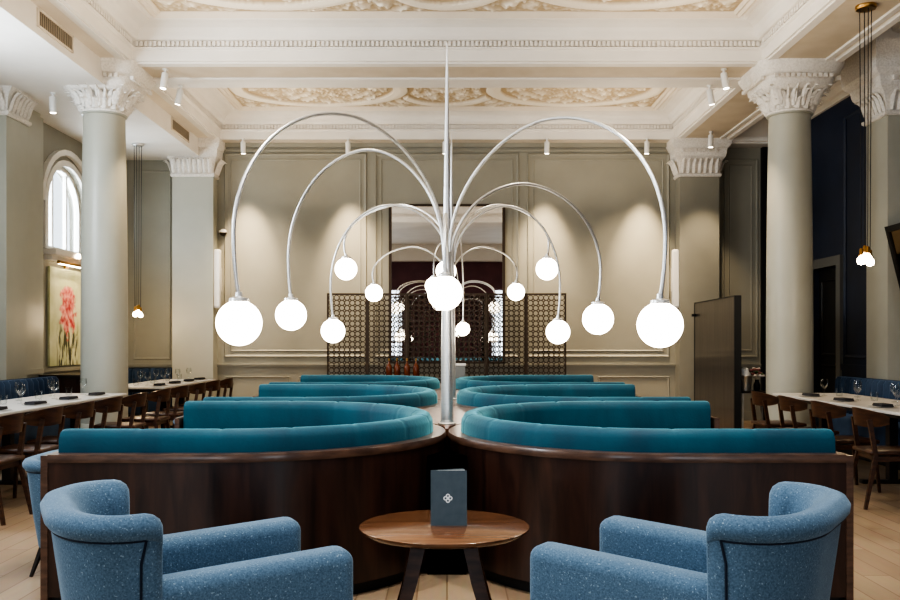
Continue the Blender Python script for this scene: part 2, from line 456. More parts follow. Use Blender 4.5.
struct('trim_9', relief(-3.33, 3.33, 8.0, 10.46, 400, 150), M['relief'], smooth=True)
# right aisle cornice
bm = B()
WP = [(0, 4.86), (.05, 4.86), (.06, 4.93), (.1, 4.95), (.12, 5.04), (.2, 5.08), (.22, 5.12), (.3, 5.14), (.32, 5.2), (0, 5.2)]
loft(bm, [[(XW-t, y, z) for t, z in WP] for y in (YF, YB)])
loft(bm, [[(4.75+t*.7, y, z) for t, z in WP] for y in (YF, YB)])
struct('trim_10', bm, M['white'])
bm = B(); box(bm, 4.75, XW, YB-.35, YB, 4.69, ZC); box(bm, 4.75, XW, YB-.4, YB, 4.72, 4.79)
box(bm, 4.75, XW, 11.0, 11.7, 5.02, ZC)
struct('trim_11', bm, M['white'])
# shadow gap above the sage back wall
bm = B(); box(bm, -3.95, 3.95, YB-.05, YB, 4.70, ZS+.02); box(bm, -3.95, 3.95, YB-.03, YB, 4.62, 4.66)
struct('trim_12', bm, M['sage'])

# wall mouldings on the back wall
bm = B()
for a, b in ((-3.83, -1.38), (-1.24, 1.24), (1.38, 3.83)):
    wall_frame(bm, 'y', YB, -1, a, b, 1.09, 4.6, .05, .03)
    wall_frame(bm, 'y', YB, -1, a+.1, b-.1, 1.19, 4.5, .03, .016)
for a, b in ((-3.83, -2.7), (-2.55, -1.38), (1.38, 2.45), (2.6, 3.83)):
    wall_frame(bm, 'y', YB, -1, a, b, .24, .76, .035, .02)
wall_frame(bm, 'y', YB, -1, -5.4, -4.75, 1.05, 4.3); wall_frame(bm, 'y', YB, -1, 4.75, 5.35, 1.09, 4.5)
wall_frame(bm, 'y', YB, -1, 4.85, 5.25, 1.2, 4.4, .02, .015)
struct('trim_13', bm, M['sage'])
bm = B()
for a, b in ((-3.95, 3.95), (-XW, -4.6), (4.6, XW)):
    box(bm, a, b, YB-.035, YB, .92, .955); box(bm, a, b, YB-.05, YB, .955, .975)
struct('trim_14', bm, M['sage'])
bm = B(); box(bm, -XW, XW, YB-.03, YB, 0, .16); struct('baseboard_back', bm, M['sage'])
# left wall mouldings + dado
bm = B()
for a, b in ((11.75, 12.72), (9.2, 10.9), (14.45, 15.3)): wall_frame(bm, 'x', -XW, 1, a, b, 1.12, 4.3, .05, .03)
for a, b in ((YF, 11.05), (11.65, YB)): box(bm, -XW, -XW+.05, a, b, .92, .975)
struct('trim_15', bm, M['sage'])
bm = B(); box(bm, -XW, -XW+.03, YF, YB, 0, .16); struct('baseboard_left', bm, M['sage'])
# stepped wall return beside the window
bm = B(); box(bm, -XW, -5.58, 11.66, 12.35, 0, 4.48); box(bm, -XW, -5.66, 12.35, 12.62, 0, 4.48); box(bm, -XW, -5.53, 11.66, 12.35, .92, .99)
struct('trim_16', bm, M['sage_light'])
# right wall dado
bm = B()
for a, b in ((YF, 11.05), (11.65, DR0-.15), (DR1+.15, YB)):
    box(bm, XW-.04, XW, a, b, .95, 1.03); box(bm, XW-.02, XW, a, b, .0, .95)
for a, b in ((11.8, 13.0),): wall_frame(bm, 'x', XW, -1, a, b, 1.12, 4.6, .05, .03)
struct('trim_17', bm, M['navy_wall'])
bm = B(); box(bm, XW-.03, XW, YF, DR0-.15, 0, .16); struct('baseboard_right', bm, M['navy_wall'])
bm = B(); box(bm, 5.40, 5.52, YB-.10, YB-.0, 0, 4.69); struct('trim_18', bm, M['black'])

# ------------------------------------------------------------------ columns and pilasters
def leaf_ring(bm, n, r0, r1, z0, z1, w, ph=0, sq=None):
    for k in range(n):
        a = 2*PI*k/n + ph; d = Vector((math.cos(a), math.sin(a), 0)); s = Vector((-d.y, d.x, 0))
        rings = []
        for t, rr, ww in ((0, r0, .7), (.3, r0+(r1-r0)*.2, 1), (.65, r0+(r1-r0)*.5, .9), (.9, r1, .62), (1.0, r1+.035, .4), (.9, r1+.055, .25)):
            c = d*rr + Vector((0, 0, z0+(z1-z0)*t)); hw = w*ww/2
            rings.append([c - s*hw - d*.01, c - s*hw*.5 + d*.012, c + d*.024, c + s*hw*.5 + d*.012, c + s*hw - d*.01, c - d*.02])
        loft(bm, rings)

def flare(bm, levels, ch=.25):
    """square block with chamfered corners, levels = (half width, z)"""
    rings = []
    for h, z in levels:
        c = h*ch
        rings.append([(h-c, -h, z), (h, -h+c, z), (h, h-c, z), (h-c, h, z), (-h+c, h, z), (-h, h-c, z), (-h, -h+c, z), (-h+c, -h, z)])
    return loft(bm, rings)

def column(name, label, x, y, top):
    t = thing(name, label, 'column', (x, y, 0), kind='structure')
    bm = B(); box(bm, -.34, .34, -.34, .34, 0, .12); lathe(bm, [(.35, .12), (.37, .16), (.35, .2), (.30, .21), (.29, .26), (.32, .29), (.30, .33), (.285, .34)], 32)
    obj('base', bm, M['sage_light'], t, True)
    bm = B(); lathe(bm, [(.283, .34), (.282, 1.5), (.275, 2.6), (.262, 3.6), (.25, 4.18), (.275, 4.19), (.28, 4.215), (.25, 4.225)], 40)
    obj('shaft', bm, M['sage_light'], t, True)
    bm = B(); lathe(bm, [(.25, 4.20), (.285, 4.205), (.29, 4.225), (.27, 4.24), (.275, 4.3), (.30, 4.42), (.37, 4.50)], 32)
    leaf_ring(bm, 16, .28, .33, 4.23, 4.35, .105); leaf_ring(bm, 16, .29, .37, 4.26, 4.44, .10, PI/16)
    leaf_ring(bm, 4, .33, .47, 4.28, 4.50, .14, PI/4); leaf_ring(bm, 24, .31, .40, 4.30, 4.49, .05, PI/24)
    flare(bm, [(.34, 4.44), (.40, 4.48), (.41, 4.52), (.42, 4.53), (.43, 4.60), (.47, 4.62), (.48, 4.64), (.49, 4.66), (.51, 4.69), (.52, 4.72), (.53, top)])
    for s in (-1, 1):
        for i in range(11):
            q = -.36+i*.066
            box(bm, q, q+.042, s*.47-.02, s*.47+.02, 4.555, 4.6); box(bm, s*.47-.02, s*.47+.02, q, q+.042, 4.555, 4.6)
    obj('capital', bm, M['carved_white'], t, True)
    return t
column('column', 'round pale sage column with ornate white capital on the vented bulkhead side', -4.32, 11.35, 4.775)
column('column', 'round pale sage column with ornate white capital on the navy wall side', 4.32, 11.35, 4.775)

def pilaster(label, x0, x1, y0, y1, fx, fy, top=4.77, m='sage_light'):
    """flat wall pilaster; fx, fy = how far the capital flares on x and y"""
    cx, cy = (x0+x1)/2, (y0+y1)/2
    t = thing('pilaster', label, 'pilaster', (cx, cy, 0), kind='structure')
    hx, hy = (x1-x0)/2, (y1-y0)/2
    bm = B(); box(bm, -hx, hx, -hy, hy, 0, 4.15)
    obj('shaft', bm, M[m], t)
    bm = B(); box(bm, -hx-.03, hx+.03, -hy-.03, hy+.03, 0, .22); obj('base', bm, M[m], t)
    bm = B()
    rings = []
    for k, z in ((.12, 4.14), (.2, 4.16), (.2, 4.19), (.05, 4.20), (.12, 4.3), (.25, 4.40), (.55, 4.48), (.6, 4.52), (.66, 4.60), (.85, 4.63), (1.0, 4.68), (1.0, top)):
        rings.append([(-hx-fx*k, -hy-fy*k, z), (hx+fx*k, -hy-fy*k, z), (hx+fx*k, hy+fy*k, z), (-hx-fx*k, hy+fy*k, z)])
    loft(bm, rings)
    def leaf(p, d, s, w):
        rr = []
        for tt, o_, ww in ((0, .02, .7), (.35, .05, 1), (.7, .08, .85), (.95, .13, .5), (.88, .16, .3)):
            c = p + d*o_ + Vector((0, 0, 4.2+.24*tt)); rr.append([c-s*w*ww/2, c+d*.02, c+s*w*ww/2, c-d*.02])
        loft(bm, rr)
    def leaf_row(u0, u1, f):
        n = max(4, int((u1-u0)/.085))
        for i in range(n): f(u0+(u1-u0)*(i+.5)/n, (u1-u0)/n)
    X, Y = Vector((1, 0, 0)), Vector((0, 1, 0))
    leaf_row(-hx, hx, lambda u, w: leaf(Vector((u, -hy, 0)), -Y, X, w))
    for s in (-1, 1): leaf_row(-hy, hy, lambda u, w: leaf(Vector((s*hx, u, 0)), X*s, Y, w))
    n = int(2*hx/.07)
    for i in range(n): box(bm, -hx+i*.07, -hx+i*.07+.04, -hy-fy*.75-.012, -hy-fy*.6, 4.54, 4.595)
    obj('capital', bm, M['carved_white'], t, False)
    return t
pilaster('flat sage pilaster at the back wall beside the tall panels, under the bulkhead', -4.64, -3.95, 15.2, YB+.1, .14, .14, m='sage_light')
pilaster('flat sage pilaster at the back wall behind the dark wood partition', 3.93, 4.60, 15.2, YB+.1, .16, .16, m='sage')
pilaster('flat sage pilaster on the window wall', -XW-.1, -5.42, 11.07, 11.63, .2, .16)
pilaster('flat grey pilaster on the navy wall beside the hanging bulbs', 5.42, XW+.1, 11.07, 11.63, .24, .2, 5.02)

# ------------------------------------------------------------------ bulkhead vents
def vent(label, y0, y1):
    t = thing('air_vent', label, 'air vent', (-4.17, (y0+y1)/2, 4.655), group='grilles in the bulkhead')
    h = (y1-y0)/2
    bm = B(); box(bm, .0, .006, -h, h, -.085, .085); obj('backing', bm, M['vent_dark'], t)
    bm = B()
    for a, b, c, d in ((-h, h, .075, .095), (-h, h, -.095, -.075), (-h-.01, -h+.015, -.095, .095), (h-.015, h+.01, -.095, .095)): box(bm, 0, .02, a, b, c, d)
    obj('frame', bm, M['cream'], t)
    bm = B(); n = int(2*h/.045)
    for i in range(n): box(bm, .004, .014, -h+.03+i*.045, -h+.042+i*.045, -.08, .08)
    obj('grille', bm, M['vent_metal'], t)
vent('long grille in the bulkhead, the one nearer the top corner of the photo', 9.15, 10.0)
vent('short grille in the bulkhead, the one nearer the back wall', 13.6, 14.5)

# ------------------------------------------------------------------ track spotlights
def spot(label, p, aim, L=.2):
    t = thing('spotlight', label, 'spotlight', p, group='white ceiling spotlights')
    a = Vector(aim).normalized()
    bm = B(); tube(bm, [(0, 0, 0), (0, 0, -.07)], .014, 8); lathe(bm, [(.035, -.012), (.035, 0)], 14); obj('mount', bm, M['white_metal'], t, True)
    s = Vector((0, 0, -.05)); e = s + a*L
    bm = B(); tube(bm, [s, s+a*.01, e], [.036, .042, .042], 16); obj('barrel', bm, M['white_metal'], t, True)
    bm = B(); tube(bm, [e, e+a*.004], .034, 16); obj('lens', bm, M['lens'], t, True)
SPOTS = []
for px, lab in ((243, 'first white spotlight along the back wall cornice, at its window side end'), (348, 'second white spotlight along the back wall cornice, above the curved arms'),
                (445, 'white spotlight on the back cornice right behind the tall pole tip'), (547, 'fourth white spotlight along the back wall cornice, between the arches'),
                (647, 'fifth white spotlight along the back wall cornice, nearest the dark partition')):
    x = (px-447)*15.12/900; spot(lab, (x, 15.12, 4.768), (0, .12, -1)); SPOTS.append((x, 14.85, 4.6))
spot('white spotlight under the cross beam edge, window side, nearer the camera', (-3.52, 11.25, 4.762), (-.12, -.1, -1))
spot('white spotlight under the cross beam edge, window side, nearer the back wall', (-3.52, 11.9, 4.74), (-.25, .1, -1))
spot('white spotlight under the cross beam edge, navy side, nearer the camera', (3.46, 11.25, 4.762), (.12, -.1, -1))
spot('white spotlight under the cross beam edge, navy side, nearer the back wall', (3.47, 11.9, 4.74), (.2, .1, -1))
spot('white spotlight on the low bulkhead between pilaster and round column', (-4.95, 11.3, 4.48), (0, .05, -1))
spot('white spotlight in front of the far pilaster capital, navy side', (4.28, 14.6, 4.762), (0, .05, -1))

# ------------------------------------------------------------------ curved booths
XE = -2.0
def upath(n=64):
    """outer line of a booth: near end -> round the closed end -> far end, with inward normals and arc length"""
    P = []
    c, a, b = -1.20, 1.185, 1.23
    for i in range(9): P.append((XE+(c-XE)*i/9, -b))
    for i in range(n+1):
        t = -PI/2+PI*i/n; P.append((c+a*math.cos(t), b*math.sin(t)))
    for i in range(1, 10): P.append((c+(XE-c)*i/9, b))
    # resample evenly
    S = [0]
    for i in range(1, len(P)): S.append(S[-1]+math.dist(P[i], P[i-1]))
    out = []; K = 270; j = 0
    for k in range(K+1):
        s = S[-1]*k/K
        while j < len(S)-2 and S[j+1] < s: j += 1
        f = (s-S[j])/(S[j+1]-S[j]); out.append((P[j][0]+(P[j+1][0]-P[j][0])*f, P[j][1]+(P[j+1][1]-P[j][1])*f, s))
    res = []
    for k, (x, y, s) in enumerate(out):
        a_, b_ = out[max(k-1, 0)], out[min(k+1, K)]
        tx, ty = b_[0]-a_[0], b_[1]-a_[1]; l = math.hypot(tx, ty)
        res.append((x, y, -ty/l, tx/l, s))
    return res
UP = upath(); ULEN = UP[-1][4]

def usweep(bm, sec, side, step=1, seams=None, rnd=0, depth=.012, zc=None, inset=0):
    cx = sum(p[0] for p in sec)/len(sec); cz = sum(p[1] for p in sec)/len(sec)
    rings = []
    for k in range(0, len(UP), step):
        x, y, nx, ny, s = UP[k]
        e = min(s, ULEN-s)-inset
        if e < 0: continue
        f = 1.0
        if rnd and e < rnd: f = .72+.28*math.sqrt(max(0, 1-(1-e/rnd)**2))
        g = 0
        if seams:
            dd = min(abs(s-q) for q in seams); g = depth*math.exp(-(dd/.012)**2)
        ring = []
        for t, z in sec:
            tt = cx+(t-cx)*f; zz = cz+(z-cz)*f
            if g:
                dx, dz = tt-cx, zz-cz; l = math.hypot(dx, dz); tt -= dx/l*g; zz -= dz/l*g
            ring.append((side*(x+nx*tt), y+ny*tt, zz))
        rings.append(ring)
    return loft(bm, rings)

SEAMS = [.42+.415*i for i in range(12)]
def make_booth(side, label):
    t = thing('curved_booth', label, 'booth seat', (0, 0, 0), group='teal velvet booths in two rows')
    bm = B(); usweep(bm, [(0, .07), (0, .75), (.035, .75), (.035, .07)], side, 3)
    obj('wood_shell', bm, M['walnut'], t, True)
    bm = B(); usweep(bm, [(.05, 0), (.05, .08), (.3, .08), (.3, 0)], side, 3); obj('plinth', bm, M['black'], t, True)
    bm = B(); usweep(bm, [(-.008, .745), (-.012, .765), (-.005, .785), (.11, .785), (.11, .745)], side, 2)
    obj('ledge', bm, M['walnut_edge'], t, True)
    for y0, y1 in ((-1.235, -.98), (.98, 1.235)):
        bm = B(); box(bm, min(side*(XE-.035), side*XE), max(side*(XE-.035), side*XE), y0, y1, 0, .78); obj('end_board', bm, M['walnut_edge'], t)
    bm = B(); usweep(bm, [(.078, .60), (.073, .78), (.076, .855), (.095, .89), (.13, .903), (.17, .90), (.20, .88), (.215, .84), (.215, .70), (.22, .5), (.11, .5)], side, 1, SEAMS, .03, .005, inset=.005)
    obj('backrest', bm, M['velvet'], t, True)
    bm = B(); usweep(bm, [(.2, .12), (.2, .44), (.25, .46), (.60, .465), (.66, .45), (.69, .40), (.68, .12)], side, 2, [.5+.6*i for i in range(9)], .05, .008, inset=.03)
    obj('seat', bm, M['velvet'], t, True)
    return t
BY = [5.74, 8.44, 11.14]
bl = make_booth(-1*-1, 'front curved teal velvet booth, beside the blue armchair that hides its wood panel')
bl['label'] = 'front teal velvet booth on the window side, largest of its row'
bl.location = (0, BY[0], 0)
br = make_booth(-1, 'front teal velvet booth on the navy wall side, largest of its row')
br.location = (0, BY[0], 0)
for k, w in ((1, 'middle'), (2, 'farthest')):
    dup(bl, (0, BY[k], 0), label=f'{w} teal velvet booth of three on the window side')
    dup(br, (0, BY[k], 0), label=f'{w} teal velvet booth of three on the navy wall side')

# wood deck pieces that fill the gap between four booths and carry the lamps
def deck(label, yc, y0, y1, y_next):
    t = thing('lamp_plinth', label, 'plinth', (0, yc, 0), group='wood plinths between the booths')
    def gap(y):
        g = 1e9
        for c in (yc, y_next):
            if c is None: continue
            dy = abs(y-c)
            g = min(g, 1.2-1.185*math.sqrt(max(0, 1-(dy/1.23)**2)) if dy < 1.23 else .55)
        return max(.012, min(.55, g-.03))
    for nm, za, zb, m, k in (('deck_top', .735, .784, 'deck', 0), ('core', 0, .735, 'walnut', .03)):
        bm = B(); n = 30; L_, R_ = [], []
        for i in range(n+1):
            y = y0+(y1-y0)*i/n; g = max(.008, gap(y)-k)
            L_.append((-g, y-yc)); R_.append((g, y-yc))
        poly = L_+R_[::-1]
        loft(bm, [[(x, y, z) for x, y in poly] for z in (za, zb)])
        obj(nm, bm, M[m], t)
t_ = thing('shade_infill', 'added black panel standing for deep shade where the two front booth shells meet', 'panel', (0, 5.22, 0))  # added to darken the gap, in place of real shade
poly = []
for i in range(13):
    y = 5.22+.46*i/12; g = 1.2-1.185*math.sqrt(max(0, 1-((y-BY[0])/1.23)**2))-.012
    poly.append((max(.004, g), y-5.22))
bm = B(); loft(bm, [[(x, y, z) for x, y in [(-p, q) for p, q in poly]+poly[::-1]] for z in (0, .69)]); obj('shade_panel', bm, M['shade_black'], t_)
deck('walnut plinth between the front and middle booths carrying the tallest pole', BY[0], BY[0]+.14, BY[1]-.14, BY[1])
deck('walnut plinth between the middle and farthest booths', BY[1], BY[1]+.14, BY[2]-.14, BY[2])
deck('walnut plinth behind the farthest pair of booths', BY[2], BY[2]+.14, BY[2]+1.2, None)

# ------------------------------------------------------------------ arching globe lamps
RG = .122
def arc_lamp(label, x, y, arms, tip=3.42):
    z0 = .784
    t = thing('arc_globe_lamp', label, 'lamp', (x, y, z0), group='arching globe lamps along the booths')
    H = tip-z0
    bm = B(); lathe(bm, [(.0415, 0), (.041, .55), (.034, 1.0), (.026, 1.35), (.020, 1.7), (.014, 2.1), (.010, 2.42), (.004, H-.01), (.001, H)], 20); obj('pole', bm, M['steel'], t, True)
    bm = B(); lathe(bm, [(.062, 0), (.062, .008), (.048, .014), (.044, .03)], 24); obj('base', bm, M['steel'], t, True)
    for (bx, by, bz, za, zs, rg, fr) in arms:
        d = Vector((bx-x, by-y, 0)); L = d.length; u = d/L
        r0 = .028
        zs_, za_, ze = zs-z0, za-z0, bz+rg-z0
        la = r0+(L-r0)*fr            # apex distance along the arm
        pts = []
        n = 18
        for i in range(n+1):
            th = PI/2*i/n; f = 1-math.cos(th)
            pts.append(u*(r0+(la-r0)*(1-math.cos(th)**1.12)) + Vector((0, 0, zs_+(za_-zs_)*math.sin(th)**1.0)))
        lo = 1.02*L
        drop = za_-ze; zq = ze+drop*.30
        for i in range(1, n+1):
            th = PI/2*i/n
            pts.append(u*(la+(lo-la)*math.sin(th)) + Vector((0, 0, zq+(za_-zq)*math.cos(th))))
        for i in range(1, 5):
            f = i/4
            pts.append(u*(lo+(L-lo)*f*f) + Vector((0, 0, zq+(ze+.012-zq)*f)))
        bm = B(); tube(bm, pts, .0113, 10)
        a = obj('arm', bm, M['steel'], t, True)
        c = u*L + Vector((0, 0, bz-z0))
        bm = B(); bmesh.ops.create_uvsphere(bm, u_segments=36, v_segments=24, radius=rg)
        for v in bm.verts: v.co = v.co + c
        obj('globe', bm, M['globe'], a, True)
        bm = B(); lathe(bm, [(.016, .045), (.02, .02), (rg*.42, .010), (rg*.44, -.008), (rg*.3, -.012)], 20, (c.x, c.y, c.z+rg)); obj('globe_cap', bm, M['steel'], a, True)
    return t

def arm(px, py, d, apex_py, start_py, pole_y, rg=RG, fr=.5):
    p = at(px, py, d); dm = pole_y+(d-pole_y)*.5
    return (p.x, p.y, p.z, EYE+(342-apex_py)*dm/900, EYE+(342-start_py)*pole_y/900, rg, fr)
P1, P2, P3 = 6.2, 8.9, 11.6
arc_lamp('tall steel pole with arching arms, nearest lamp with the two largest globes', 0, P1,
         [arm(239, 323, 4.82, 117, 252, P1), arm(660, 325, 4.82, 121, 252, P1), arm(291, 315, 7.08, 150, 255, P1), arm(598, 319, 7.08, 184, 262, P1),
          arm(445, 293, 5.62, 215, 262, P1, .109, .5)])
arc_lamp('middle steel arching lamp, its globes in front of the lattice screen', .045, P2,
         [arm(333, 331, 9.15, 205, 262, P2), arm(558, 332, 9.15, 206, 262, P2), arm(346, 269, 9.9, 205, 255, P2), arm(547, 269, 9.9, 205, 255, P2), arm(446, 271, 10.2, 232, 268, P2, .115)])
arc_lamp('farthest steel arching lamp with the smallest globes', .03, P3,
         [arm(374, 293, 12.6, 247, 282, P3), arm(516, 292, 12.6, 247, 282, P3), arm(434, 286, 12.3, 243, 275, P3), arm(463, 329, 13.1, 225, 275, P3, .1)])

# ------------------------------------------------------------------ blue tweed armchairs
def make_armchair(label):
    t = thing('armchair', label, 'armchair', group='blue tweed armchairs')
    # plan of the shell: near wing -> round the back -> far wing  (faces +x)
    path = []
    W, xb, xf, rx, r = .355, -.395, -.235, .15, .25
    for i in range(3): path.append((xf+(xb+rx-xf)*i/2.5, -W, 0, -1))
    for i in range(1, 12):
        a = -PI/2-PI/2*i/12; q = Vector((math.cos(a)/rx, math.sin(a)/r)).normalized(); path.append((xb+rx+rx*math.cos(a), -W+r+r*math.sin(a), q.x, q.y))
    for i in range(9): path.append((xb, (-W+r)+(2*(W-r))*i/8, -1, 0))
    for i in range(1, 12):
        a = -PI-PI/2*i/12; q = Vector((math.cos(a)/rx, math.sin(a)/r)).normalized(); path.append((xb+rx+rx*math.cos(a), W-r+r*math.sin(a), q.x, q.y))
    for i in range(3): path.append((xb+rx+(xf-xb-rx)*(.2+.8*i/2), W, 0, 1))
    n = len(path)
    sec = [(-.06, .20), (-.06, .55), (-.055, .70), (-.04, .765), (-.012, .797), (.03, .806), (.062, .796), (.080, .772), (.080, .748), (.068, .730), (.056, .722), (.056, .60), (.054, .40), (.045, .20)]
    cn = sum(p[0] for p in sec)/len(sec)
    def place(x, y, nx, ny, q, z, back):
        lean = (z-.45)*.10*max(0, -nx) + (z-.45)*.03
        return Vector((x+nx*(q+lean), y+ny*(q+lean), z))
    rings = []
    # rounded front edge of each wing
    def ring(k, f=1.0, dx=0.0):
        x, y, nx, ny = path[k]
        return [place(x+dx, y, nx, ny, cn+(q-cn)*f, z if z < .6 else .6+(z-.6)*(1-(1-f)*.28), 0) for q, z in sec]
    rings.append(ring(0, .25, .055)); rings.append(ring(0, .6, .046)); rings.append(ring(0, .88, .025))
    for k in range(n): rings.append(ring(k))
    rings.append(ring(n-1, .88, .025)); rings.append(ring(n-1, .6, .046)); rings.append(ring(n-1, .25, .055))
    bm = B(); loft(bm, rings); back = obj('backrest', bm, M['tweed'], t, True)
    # seam under the rolled top and down the wing edges
    pts = []
    x, y, nx, ny = path[0]
    for i in range(8): pts.append(place(path[0][0]-.015, y, nx, ny, .058, .22+.49*i/8, 0))
    for k in range(0, n): pts.append(place(*path[k], .060, .724, 0))
    for i in range(8): pts.append(place(path[-1][0]-.015, path[-1][1], 0, 1, .058, .71-.47*(i+1)/8, 0))
    bm = B(); tube(bm, pts, .0045, 6); obj('piping', bm, M['thread'], back, True)
    for s in (-1, 1):
        bm = B(); box(bm, -.33, .49, min(s*.225, s*.385), max(s*.225, s*.385), .19, .612, .05, 5)
        for v in bm.verts:
            if v.co.z > .4: v.co.z -= (.49-v.co.x)*.06
            v.co.y += s*.012*math.sin((v.co.x+.33)/.79*PI)
        obj('armrest', bm, M['tweed'], t, True)
    bm = B(); box(bm, -.38, .43, -.25, .25, .19, .33, .03, 3); obj('seat_frame', bm, M['tweed'], t, True)
    bm = B(); box(bm, -.38, .455, -.236, .236, .31, .445, .045, 4)
    obj('seat_cushion', bm, M['tweed'], t, True)
    for sx in (-1, 1):
        for sy in (-1, 1):
            bm = B(); tube(bm, [(sx*.34, sy*.28, .2), (sx*.40, sy*.33, 0)], [.022, .012], 10); obj('leg', bm, M['black_wood'], t, True)
    return t
ac = make_armchair('blue tweed armchair beside the coffee table, window side, its back to the window')
ac.location = (-.93, 3.32, 0); ac.rotation_euler = (0, 0, math.radians(27))
dup(ac, (.905, 3.32, 0), PI-math.radians(34), 'blue tweed armchair beside the coffee table, navy wall side, its back to the navy wall')
dup(ac, (-2.06, 5.45, 0), 0, 'low blue tub chair mostly hidden behind the wood panel of the front booth').scale = (.83, .84, .84)
dup(ac, (-2.02, 8.2, 0), 0, 'low blue tub chair mostly hidden behind the middle booth on the window side').scale = (.83, .84, .84)

# ------------------------------------------------------------------ coffee table and menu card
ct = thing('coffee_table', 'round brown oak coffee table between the two blue armchairs', 'table', (-.012, 3.97, 0))
bm = B(); lathe(bm, [(.31, .509), (.355, .517), (.374, .534), (.3745, .540), (.372, .542)], 72); obj('table_top', bm, M['oak_top'], ct, True)
for sx in (-1, 1):
    for sy in (-1, 1):
        pts = [Vector((sx*(.104+.10*f+.04*f*f), sy*(.15+.12*f), .512*(1-f))) for f in (0, .33, .66, 1)]
        bm = B(); rings = []
        for p, w, th in zip(pts, (.062, .058, .05, .038), (.05, .045, .04, .03)):
            rings.append([p+Vector((-w/2, -th/2, 0)), p+Vector((w/2, -th/2, 0)), p+Vector((w/2, th/2, 0)), p+Vector((-w/2, th/2, 0))])
        loft(bm, rings); obj('leg', bm, M['chair_wood'], ct)
bm = B(); lathe(bm, [(.2, .487), (.22, .492), (.22, .509), (.2, .5095)], 40); obj('apron', bm, M['chair_wood'], ct, True)

mc = thing('menu_card', 'slate grey folded menu card with white emblem standing on the coffee table', 'menu', (.008, 3.955, .5425))
w_, h_ = .160, .243
bm = B(); box(bm, -w_/2, w_/2, -.0015, .0015, 0, h_); fr_ = obj('front_cover', bm, M['slate_card'], mc)
hx, k = -w_/2, math.radians(24)
bm = B()
loft(bm, [[(hx, .002, z), (hx+w_*math.cos(k), .002+w_*math.sin(k), z), (hx+w_*math.cos(k), .005+w_*math.sin(k), z), (hx, .005, z)] for z in (0, h_)])
obj('back_cover', bm, M['slate_card'], mc)
k2 = math.radians(12); bm = B()
loft(bm, [[(hx+.004, .003, z), (hx+.154*math.cos(k2), .003+.154*math.sin(k2), z), (hx+.154*math.cos(k2), .0045+.154*math.sin(k2), z), (hx+.004, .0045, z)] for z in (.002, h_-.001)])
obj('inner_page', bm, M['paper'], mc)
bm = B()
def disc(bm, cx, cz, r, y=-.0022, n=14):
    bm.faces.new([bm.verts.new((cx+r*math.cos(2*PI*i/n), y, cz+r*math.sin(2*PI*i/n))) for i in range(n)])
def ringd(bm, cx, cz, r0, r1, y=-.0022, n=18):
    o_ = [bm.verts.new((cx+r1*math.cos(2*PI*i/n), y, cz+r1*math.sin(2*PI*i/n))) for i in range(n)]
    i_ = [bm.verts.new((cx+r0*math.cos(2*PI*i/n), y, cz+r0*math.sin(2*PI*i/n))) for i in range(n)]
    for k in range(n): bm.faces.new((o_[k], o_[(k+1) % n], i_[(k+1) % n], i_[k]))
ez = .121
for dx, dz in ((0, 1), (1, 0), (0, -1), (-1, 0)): ringd(bm, -.004+dx*.0105, ez+dz*.0105, .0045, .0098, -.0022-.00006*abs(dx))
disc(bm, -.004, ez, .005, -.0024, 4)
obj('emblem', bm, M['paper'], fr_)

# ------------------------------------------------------------------ dining furniture
def make_dining_chair(label):
    """faces +x, curved band back"""
    t = thing('dining_chair', label, 'chair')
    bm = B(); n = 20; rings = []
    for i in range(n+1):
        a = math.radians(-72+144*i/n); R = .27
        x = -.02-R*math.cos(a)*.82; y = R*math.sin(a)*.98
        d = Vector((-math.cos(a)*.82, math.sin(a), 0)).normalized()
        e = abs(i/n*2-1); hh = .075-.045*e**3; zc = .735-.015*e
        c = Vector((x, y, zc))
        rings.append([c-d*.012+Vector((0, 0, -hh)), c+d*.010+Vector((0, 0, -hh)), c+d*.02+Vector((0, 0, 0)), c+d*.028+Vector((0, 0, hh)), c+d*.008+Vector((0, 0, hh)), c-d*.006])
    loft(bm, rings); obj('backrest', bm, M['chair_wood'], t, True)
    bm = B(); box(bm, -.22, .24, -.22, .22, .435, .47, .015, 3)
    for v in bm.verts:
        if v.co.x < 0: v.co.y *= .9
        if v.co.z > .45: v.co.z -= .012*max(0, 1-(v.co.x**2+v.co.y**2)/.05)
    obj('seat', bm, M['chair_wood'], t, True)
    for s in (-1, 1):
        bm = B(); beam(bm, (-.215, s*.175, .72), (-.17, s*.19, .42), .03, .034); beam(bm, (-.17, s*.19, .43), (-.26, s*.215, 0), .034, .036, .024, .024)
        obj('leg', bm, M['chair_wood'], t)
        bm = B(); beam(bm, (.19, s*.195, .44), (.235, s*.215, 0), .034, .034, .022, .022); obj('leg', bm, M['chair_wood'], t)
        bm = B(); beam(bm, (-.18, s*.19, .40), (.19, s*.195, .415), .02, .04); obj('side_rail', bm, M['chair_wood'], t)
    bm = B(); beam(bm, (.185, -.19, .41), (.185, .19, .41), .02, .04); obj('cross_rail', bm, M['chair_wood'], t)
    bm = B(); beam(bm, (-.17, -.18, .41), (-.17, .18, .41), .02, .04); obj('cross_rail', bm, M['chair_wood'], t)
    return t
ord_ = ['first', 'second', 'third', 'fourth', 'fifth', 'sixth', 'seventh', 'eighth', 'ninth']
c0 = make_dining_chair('curved-back walnut dining chair nearest the camera on the navy wall side')
c0.location = (3.65, 7.45, 0); c0.rotation_euler = (0, 0, -.08); c0['group'] = 'walnut dining chairs on the navy wall side'
for i, (y, r) in enumerate(((8.28, .02), (9.1, -.03), (9.92, .04))):
    dup(c0, (3.64, y, 0), r, f'{ord_[i+1]} curved-back walnut dining chair back from the camera on the navy wall side')
